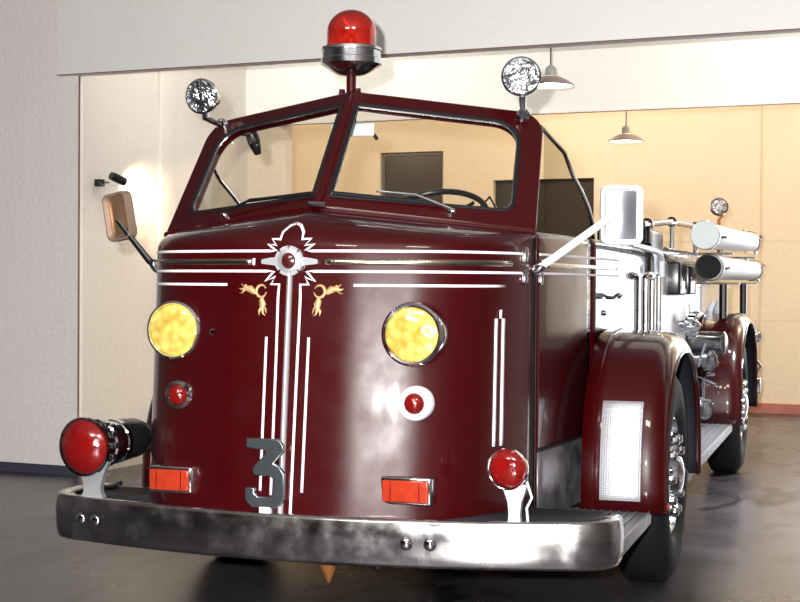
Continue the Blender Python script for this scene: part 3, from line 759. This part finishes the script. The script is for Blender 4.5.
for s in (1, -1):
    f = fender(s, 1.97, .785, .785, .735, .68, .445, 1.265, .90)
    # tread plate on the fender's forward face
    def Ky(z):
        h = max(0, (z-.445)/.785); return 1.97-.785*(1-h**2.7)**(1/2.7)
    rows = [[Vector((s*x, Ky(z)-.006, z)) for x in (.985, 1.06, 1.12, 1.165)] for z in [.50+i*.43/14 for i in range(15)]]
    P(G().grid(rows), 'tread_plate', tread_plate, f, solid=.003, label='diamond pattern metal plate')
    fender(s, 6.45, .93, .80, .87, .72, .445, 1.265, .90)
    wheel(s, 2.0, 1.235); wheel(s, 6.45, 1.23)
    # boards
    for y0, y1 in ((.34, 1.235), (2.70, 5.60)):
        rb = P(G().box((s*.80, y0, .405), (s*1.2, y1, .452), .004), 'running_board', board_metal)
        g = G()
        for k in range(9): g.box((s*(.84+k*.038), y0+.02, .450), (s*(.852+k*.038), y1-.02, .457), .002)
        PE(g, 'board_rib', board_metal, rb)
        P(G().box((s*1.198, y0, .398), (s*1.206, y1, .458), .002), 'board_edge', alum, rb)
    # aluminium kick panel under the door
    rows = [[SP(y, z, .012, s) for y in [.77+i*.75/10 for i in range(11)]] for z in (.455, .60, .745)]
    P(G().grid(rows), 'kick_panel', alum, solid=.006, label='dull aluminium kick panel')
    P(G().tube([SP(y, .752, .012, s) for y in (.77, 1.1, 1.5)], .006, 6), 'kick_panel_edge', rubber)
P(G().lathe((1.265, 1.27, .47), (1, 0, 0), [(.016, 0), (.016, .01), (.008, .016)], 14), 'fender_reflector', orange_lens)

# ---- pump body behind the cab (right side carries the gear)
P(G().box((-.9, 3.33, .50), (.90, 5.3, 1.60), .02), 'pump_panel', simple('stainless_panel', (.70, .71, .75), .3, .8, rvar=.15))
P(G().box((-.88, 3.33, 1.60), (.88, 8.35, 1.70), .02).box((-.88, 5.3, .62), (.88, 8.35, 1.60), .02), 'hose_bed', paint)
P(G().box((.60, 3.32, 1.50), (.915, 3.9, 1.775), .02), 'locker', black)
bxs = G().box((.86, 4.25, 1.385), (.98, 4.62, 1.60), .015)
P(bxs, 'gauge_box', black)
P(G().box((.86, 4.75, 1.385), (.99, 5.15, 1.58), .015), 'gauge_box', black)
PE(G().box((.985, 4.80, 1.42), (.995, 5.10, 1.50), .004).box((.975, 4.30, 1.42), (.985, 4.58, 1.50), .004), 'gauge_face', chrome)
# grab posts at the rear edge of the cab
for y in (3.06, 3.32, 3.62):
    P(G().tube([(.925, y, 1.12), (.925, y, 1.50)], .016).lathe((.915, y, 1.12), (1, 0, 0), [(.03, -.01), (.03, .01)], 12), 'grab_post', chrome)
P(G().tube([(.93, 1.85, 1.665), (.95, 1.9, 1.668), (.95, 2.4, 1.655), (.95, 3.2, 1.645), (.95, 3.45, 1.635), (.95, 3.55, 1.60), (.95, 3.57, 1.50)], .018), 'grab_rail', white_enamel)
P(G().lathe((.95, 2.9, 1.50), (0, 1, 0), [(.001, 0), (.02, .04), (.026, .15), (.02, .26), (.001, .30)], 16), 'step_lamp', chrome)
# top rail
rail = P(G().tube([(.9, 3.05, 1.79), (.9, 4.46, 1.86), (.9, 5.5, 1.88), (.9, 8.2, 1.90)], .020), 'top_rail', simple('dark_rail', (.16, .10, .09), .25, .8))
for y, z in ((3.3, 1.80), (4.46, 1.86), (5.9, 1.885), (8.1, 1.90)):
    P(G().tube([(.9, y, 1.69), (.9, y, z)], .016).lathe((.9, y, z), (0, 1, 0), [(.034, -.03), (.034, .03)], 14), 'rail_post', chrome, rail)
# rear spotlight on a post
rs = P(G().tube([(.9, 7.83, 1.70), (.9, 7.83, 2.02), (.93, 7.83, 2.05), (.9, 7.83, 2.08)], .016), 'rear_spotlight', tow_rust, label='small spotlight on a post at the rear')
P(G().lathe((.9, 7.83, 2.13), (.15, -1, 0), [(.03, -.09), (.06, -.05), (.075, 0), (.08, .01), (.07, .02)], 28), 'spotlight_body', chrome, rs)
P(G().lathe((.9, 7.83, 2.13), (.15, -1, 0), [(.07, .018), (.04, .028), (.001, .032)], 28), 'lens', clear_lens, rs)
# hose trays' black stand
for y, z in ((6.0, 1.455), (8.0, 1.462)): P(G().tube([(1.1, y, 1.20), (1.1, y, z+.005)], .03).box((.85, y-.05, z), (1.22, y+.05, z+.012)), 'hose_tray', black)
# discharge valve on the panel
def valve(c, R, n_, name):
    c = Vector(c)
    v = P(G().lathe(c, (1, -.35, 0), [(R*.5, -.1), (R*.5, 0), (R*.9, .01), (R*.9, .05), (R*.6, .06), (R*.3, .09), (.001, .10)], 24), name, chrome)
    g = G()
    for k in range(n_):
        a = 2*PI*k/n_; q = c+Vector((.03, math.cos(a)*R*1.05, math.sin(a)*R*1.05)); g.lathe(q-Vector((.02, 0, 0)), (1, 0, 0), [(.014, 0), (.014, .05), (.006, .06)], 10)
    PE(g, 'valve_lug', chrome, v); return v
valve((.95, 4.95, 1.17), .075, 8, 'discharge_valve')
# gear ahead of the rear fender
valve((1.02, 5.55, .885), .085, 6, 'pump_inlet')
P(G().lathe((1.0, 5.3, .92), (1, -.5, 0), [(.05, -.15), (.05, .05), (.075, .06), (.075, .10), (.06, .11), (.03, .13)], 24), 'pump_outlet', steel)
P(G().lathe((1.02, 5.45, 1.035), (1, -.2, 0), [(.085, -.12), (.085, .14), (.07, .15)], 28), 'hose_reel_drum', steel)
PE(G().tube([(1.0, 5.25, .88), (1.05, 5.2, 1.05)], .012).tube([(1.0, 5.3, .8), (1.12, 5.2, .76)], .010).tube([(1.03, 5.3, .80), (1.03, 5.3, .58)], .012).tube([(.98, 5.2, .66), (1.1, 5.15, .64)], .014), 'valve_lever', chrome)
P(G().lathe((1.0, 5.35, .56), (.7, -1, .3), [(.06, 0), (.075, .04), (.07, .06), (.05, .07)], 24), 'drain_cap', steel)
P(G().lathe((1.16, 5.55, .71), (.3, -1, 0), [(.016, 0), (.014, .012), (.001, .016)], 12), 'side_reflector', orange_lens)
for y in (5.75, 6.25):
    P(G().tube([(1.02, y, 1.20), (1.03, y-.05, 1.27), (1.05, y-.02, 1.32)], .022), 'fender_hook', white_enamel)
PE(G().tube([(.87, 8.09, 1.0), (1.2, 8.09, 1.0)], .018).tube([(.87, 8.09, .58), (1.2, 8.09, .58)], .018), 'tail_light_bracket', steel)
PE(G().lathe((1.2, 8.1, 1.0), (0, -1, 0), [(.05, 0), (.055, .05), (.03, .06)], 16).tube([(1.2, 8.1, .8), (1.25, 8.1, .74), (1.2, 8.1, .66)], .012).box((1.15, 8.05, .50), (1.25, 8.12, .64), .01), 'tail_light', chrome)
P(G().box((-1.1, 8.3, .45), (1.15, 8.75, .50), .01), 'tail_step', board_metal)

# ---- suction hoses lying in the trays: separate things
def hose(x, z, y0, y1, dz, label, capmat, ring, open_end):
    L = y1-y0
    t = empty('suction_hose', (x, y0, z), label, 'hose', 'suction hoses along the truck side')
    ax = Vector((0, L, dz)).normalized()
    G().lathe((0, .12, 0), ax, [(.082, 0), (.088, .02)]+[(.088, L*k/10) for k in range(1, 10)]+[(.084, L-.15)], 40).out('hose_body', hose_white, t)
    prf = [(.088, .01), (.094, .012), (.097, .02), (.097, .13), (.09, .15), (.082, .16)]
    G().lathe((0, 0, 0), ax, prf, 40, cap=False).out('coupling', chrome if not open_end else simple('dull_brass_ring', (.26, .27, .22), .35, .8), t)
    G().lathe((0, -.004 if not open_end else .03, 0), ax, [(.001, 0), (.091, 0), (.095, .006), (.094, .03)] if not open_end else [(.001, 0), (.080, 0), (.07, .02)], 40).out('end_cap' if not open_end else 'hose_mouth', capmat, t)
    G().lathe(ax*(L-.06), ax, [(.084, -.08), (.102, -.07), (.102, -.03), (.092, -.02), (.092, .04), (.075, .05), (.04, .05)], 32).out('end_coupling', chrome, t)
    for k in range(4):
        a = 2*PI*k/4+.5
        G().lathe(ax*(L-.09)+Vector((math.cos(a)*.1, 0, math.sin(a)*.1)), (math.cos(a), 0, math.sin(a)), [(.016, 0), (.014, .03), (.001, .032)], 10).out('coupling_lug', chrome, t)
    for yy in (.22,):
        G().tube([(.088, yy, -.01), (.108, yy+.05, -.005), (.108, yy+.22, 0), (.088, yy+.28, 0)], .008).out('clasp', black, t)
hose(1.10, 1.778, 4.58, 8.85, .07, 'upper pale suction hose with a grey round end cap on the truck side', cap_grey, None, False)
hose(1.10, 1.572, 4.87, 9.2, .02, 'lower pale suction hose with a dark open mouth on the truck side', rubber, None, True)
PE(G().box((.86, 5.6, 1.670), (1.2, 5.68, 1.686)).box((.86, 8.0, 1.684), (1.2, 8.08, 1.70)), 'hose_bracket', black)

# ------------------------------------------------------------------ light
W_ = bpy.data.worlds.new('day'); sc.world = W_; W_.use_nodes = True
bg = W_.node_tree.nodes['Background']; bg.inputs[0].default_value = (.86, .92, 1, 1); bg.inputs[1].default_value = 5.0

def light(kind, name, loc, energy, colr, size=.1, rot=None, size_y=None, target=None, spread=None):
    l = bpy.data.lights.new(name, kind); l.energy = energy; l.color = colr
    if kind == 'AREA':
        l.size = size
        if size_y: l.shape = 'RECTANGLE'; l.size_y = size_y
        if spread: l.spread = spread
    else: l.shadow_soft_size = size
    o = bpy.data.objects.new(name, l); col.objects.link(o); o.location = loc
    if target is not None: o.rotation_euler = (Vector(target)-Vector(loc)).to_track_quat('-Z', 'Y').to_euler()
    elif rot: o.rotation_euler = rot
    return o
camloc = Vector((2.0725, -5.3407, 1.4498))
# the camera's flash, up and left of the lens
light('AREA', 'camera_flash', camloc+Vector((-.12, -.02, .12)), 600, (1, .97, .95), .05, target=(0, 1.5, 1.5))
# added fill lights without fixtures, brightening the front and back bays
for u, v in ((4.4, -8.2), (6.8, -7.0)):
    light('AREA', 'front_fill_light', B(u, v, H-.05), 130, (1, .95, .89), 1.6, rot=(.5, 0, 0), size_y=.9)
light('AREA', 'side_fill_light', B(7.2, 1.0, H-.06), 330, (.97, .98, 1), 1.2, size_y=1.0, spread=1.6)  # added fill, no fixture: brightens the floor right of the truck
for u in (1.3, 5.0):
    light('AREA', 'beam_fill_light', B(u, .75, H-.06), 34, (1, .93, .82), 1.2, rot=(.45, 0, 0), size_y=.3)  # added fill hidden behind the front lintel, brightens the second beam
for u, v, e in ((-2.0, 5.4, 125), (1.5, 6.0, 120), (3.8, 5.2, 110), (6.2, 5.6, 230)):
    light('POINT', 'bay_fill_light', B(u, v, H-.35), e, (1, .78, .53), .12)  # extra warm fill points added near the ceiling, no fixtures
l = bpy.data.lights.new('wall_spot_light', 'SPOT'); l.energy = 34; l.color = (1, .78, .48); l.spot_size = 1.6; l.spot_blend = 1; l.shadow_soft_size = .03
o = bpy.data.objects.new('wall_spot_light', l); col.objects.link(o); o.location = B(.25, .52, 2.22); o.rotation_euler = (B(0, .75, 2.12)-o.location).to_track_quat('-Z', 'Y').to_euler()

# ------------------------------------------------------------------ camera
f_, yaw, pit, rol = 1487, .2996, .012, .0063
F = Vector((-math.sin(yaw)*math.cos(pit), math.cos(yaw)*math.cos(pit), -math.sin(pit)))
R = Vector((math.cos(yaw), math.sin(yaw), 0)); U = R.cross(F)
R2 = R*math.cos(rol)+U*math.sin(rol); U2 = -R*math.sin(rol)+U*math.cos(rol)
cd = bpy.data.cameras.new('camera'); cam = bpy.data.objects.new('camera', cd); col.objects.link(cam)
cd.sensor_width = 36; cd.lens = f_/800*36; cd.clip_end = 200
M3 = Matrix((R2, U2, -F)).transposed()
cam.matrix_world = Matrix.Translation(camloc) @ M3.to_4x4()
sc.camera = cam
sc.view_settings.view_transform = 'Standard'; sc.view_settings.look = 'None'; sc.view_settings.gamma = 1; sc.view_settings.exposure = .25
sc.view_settings.use_curve_mapping = False
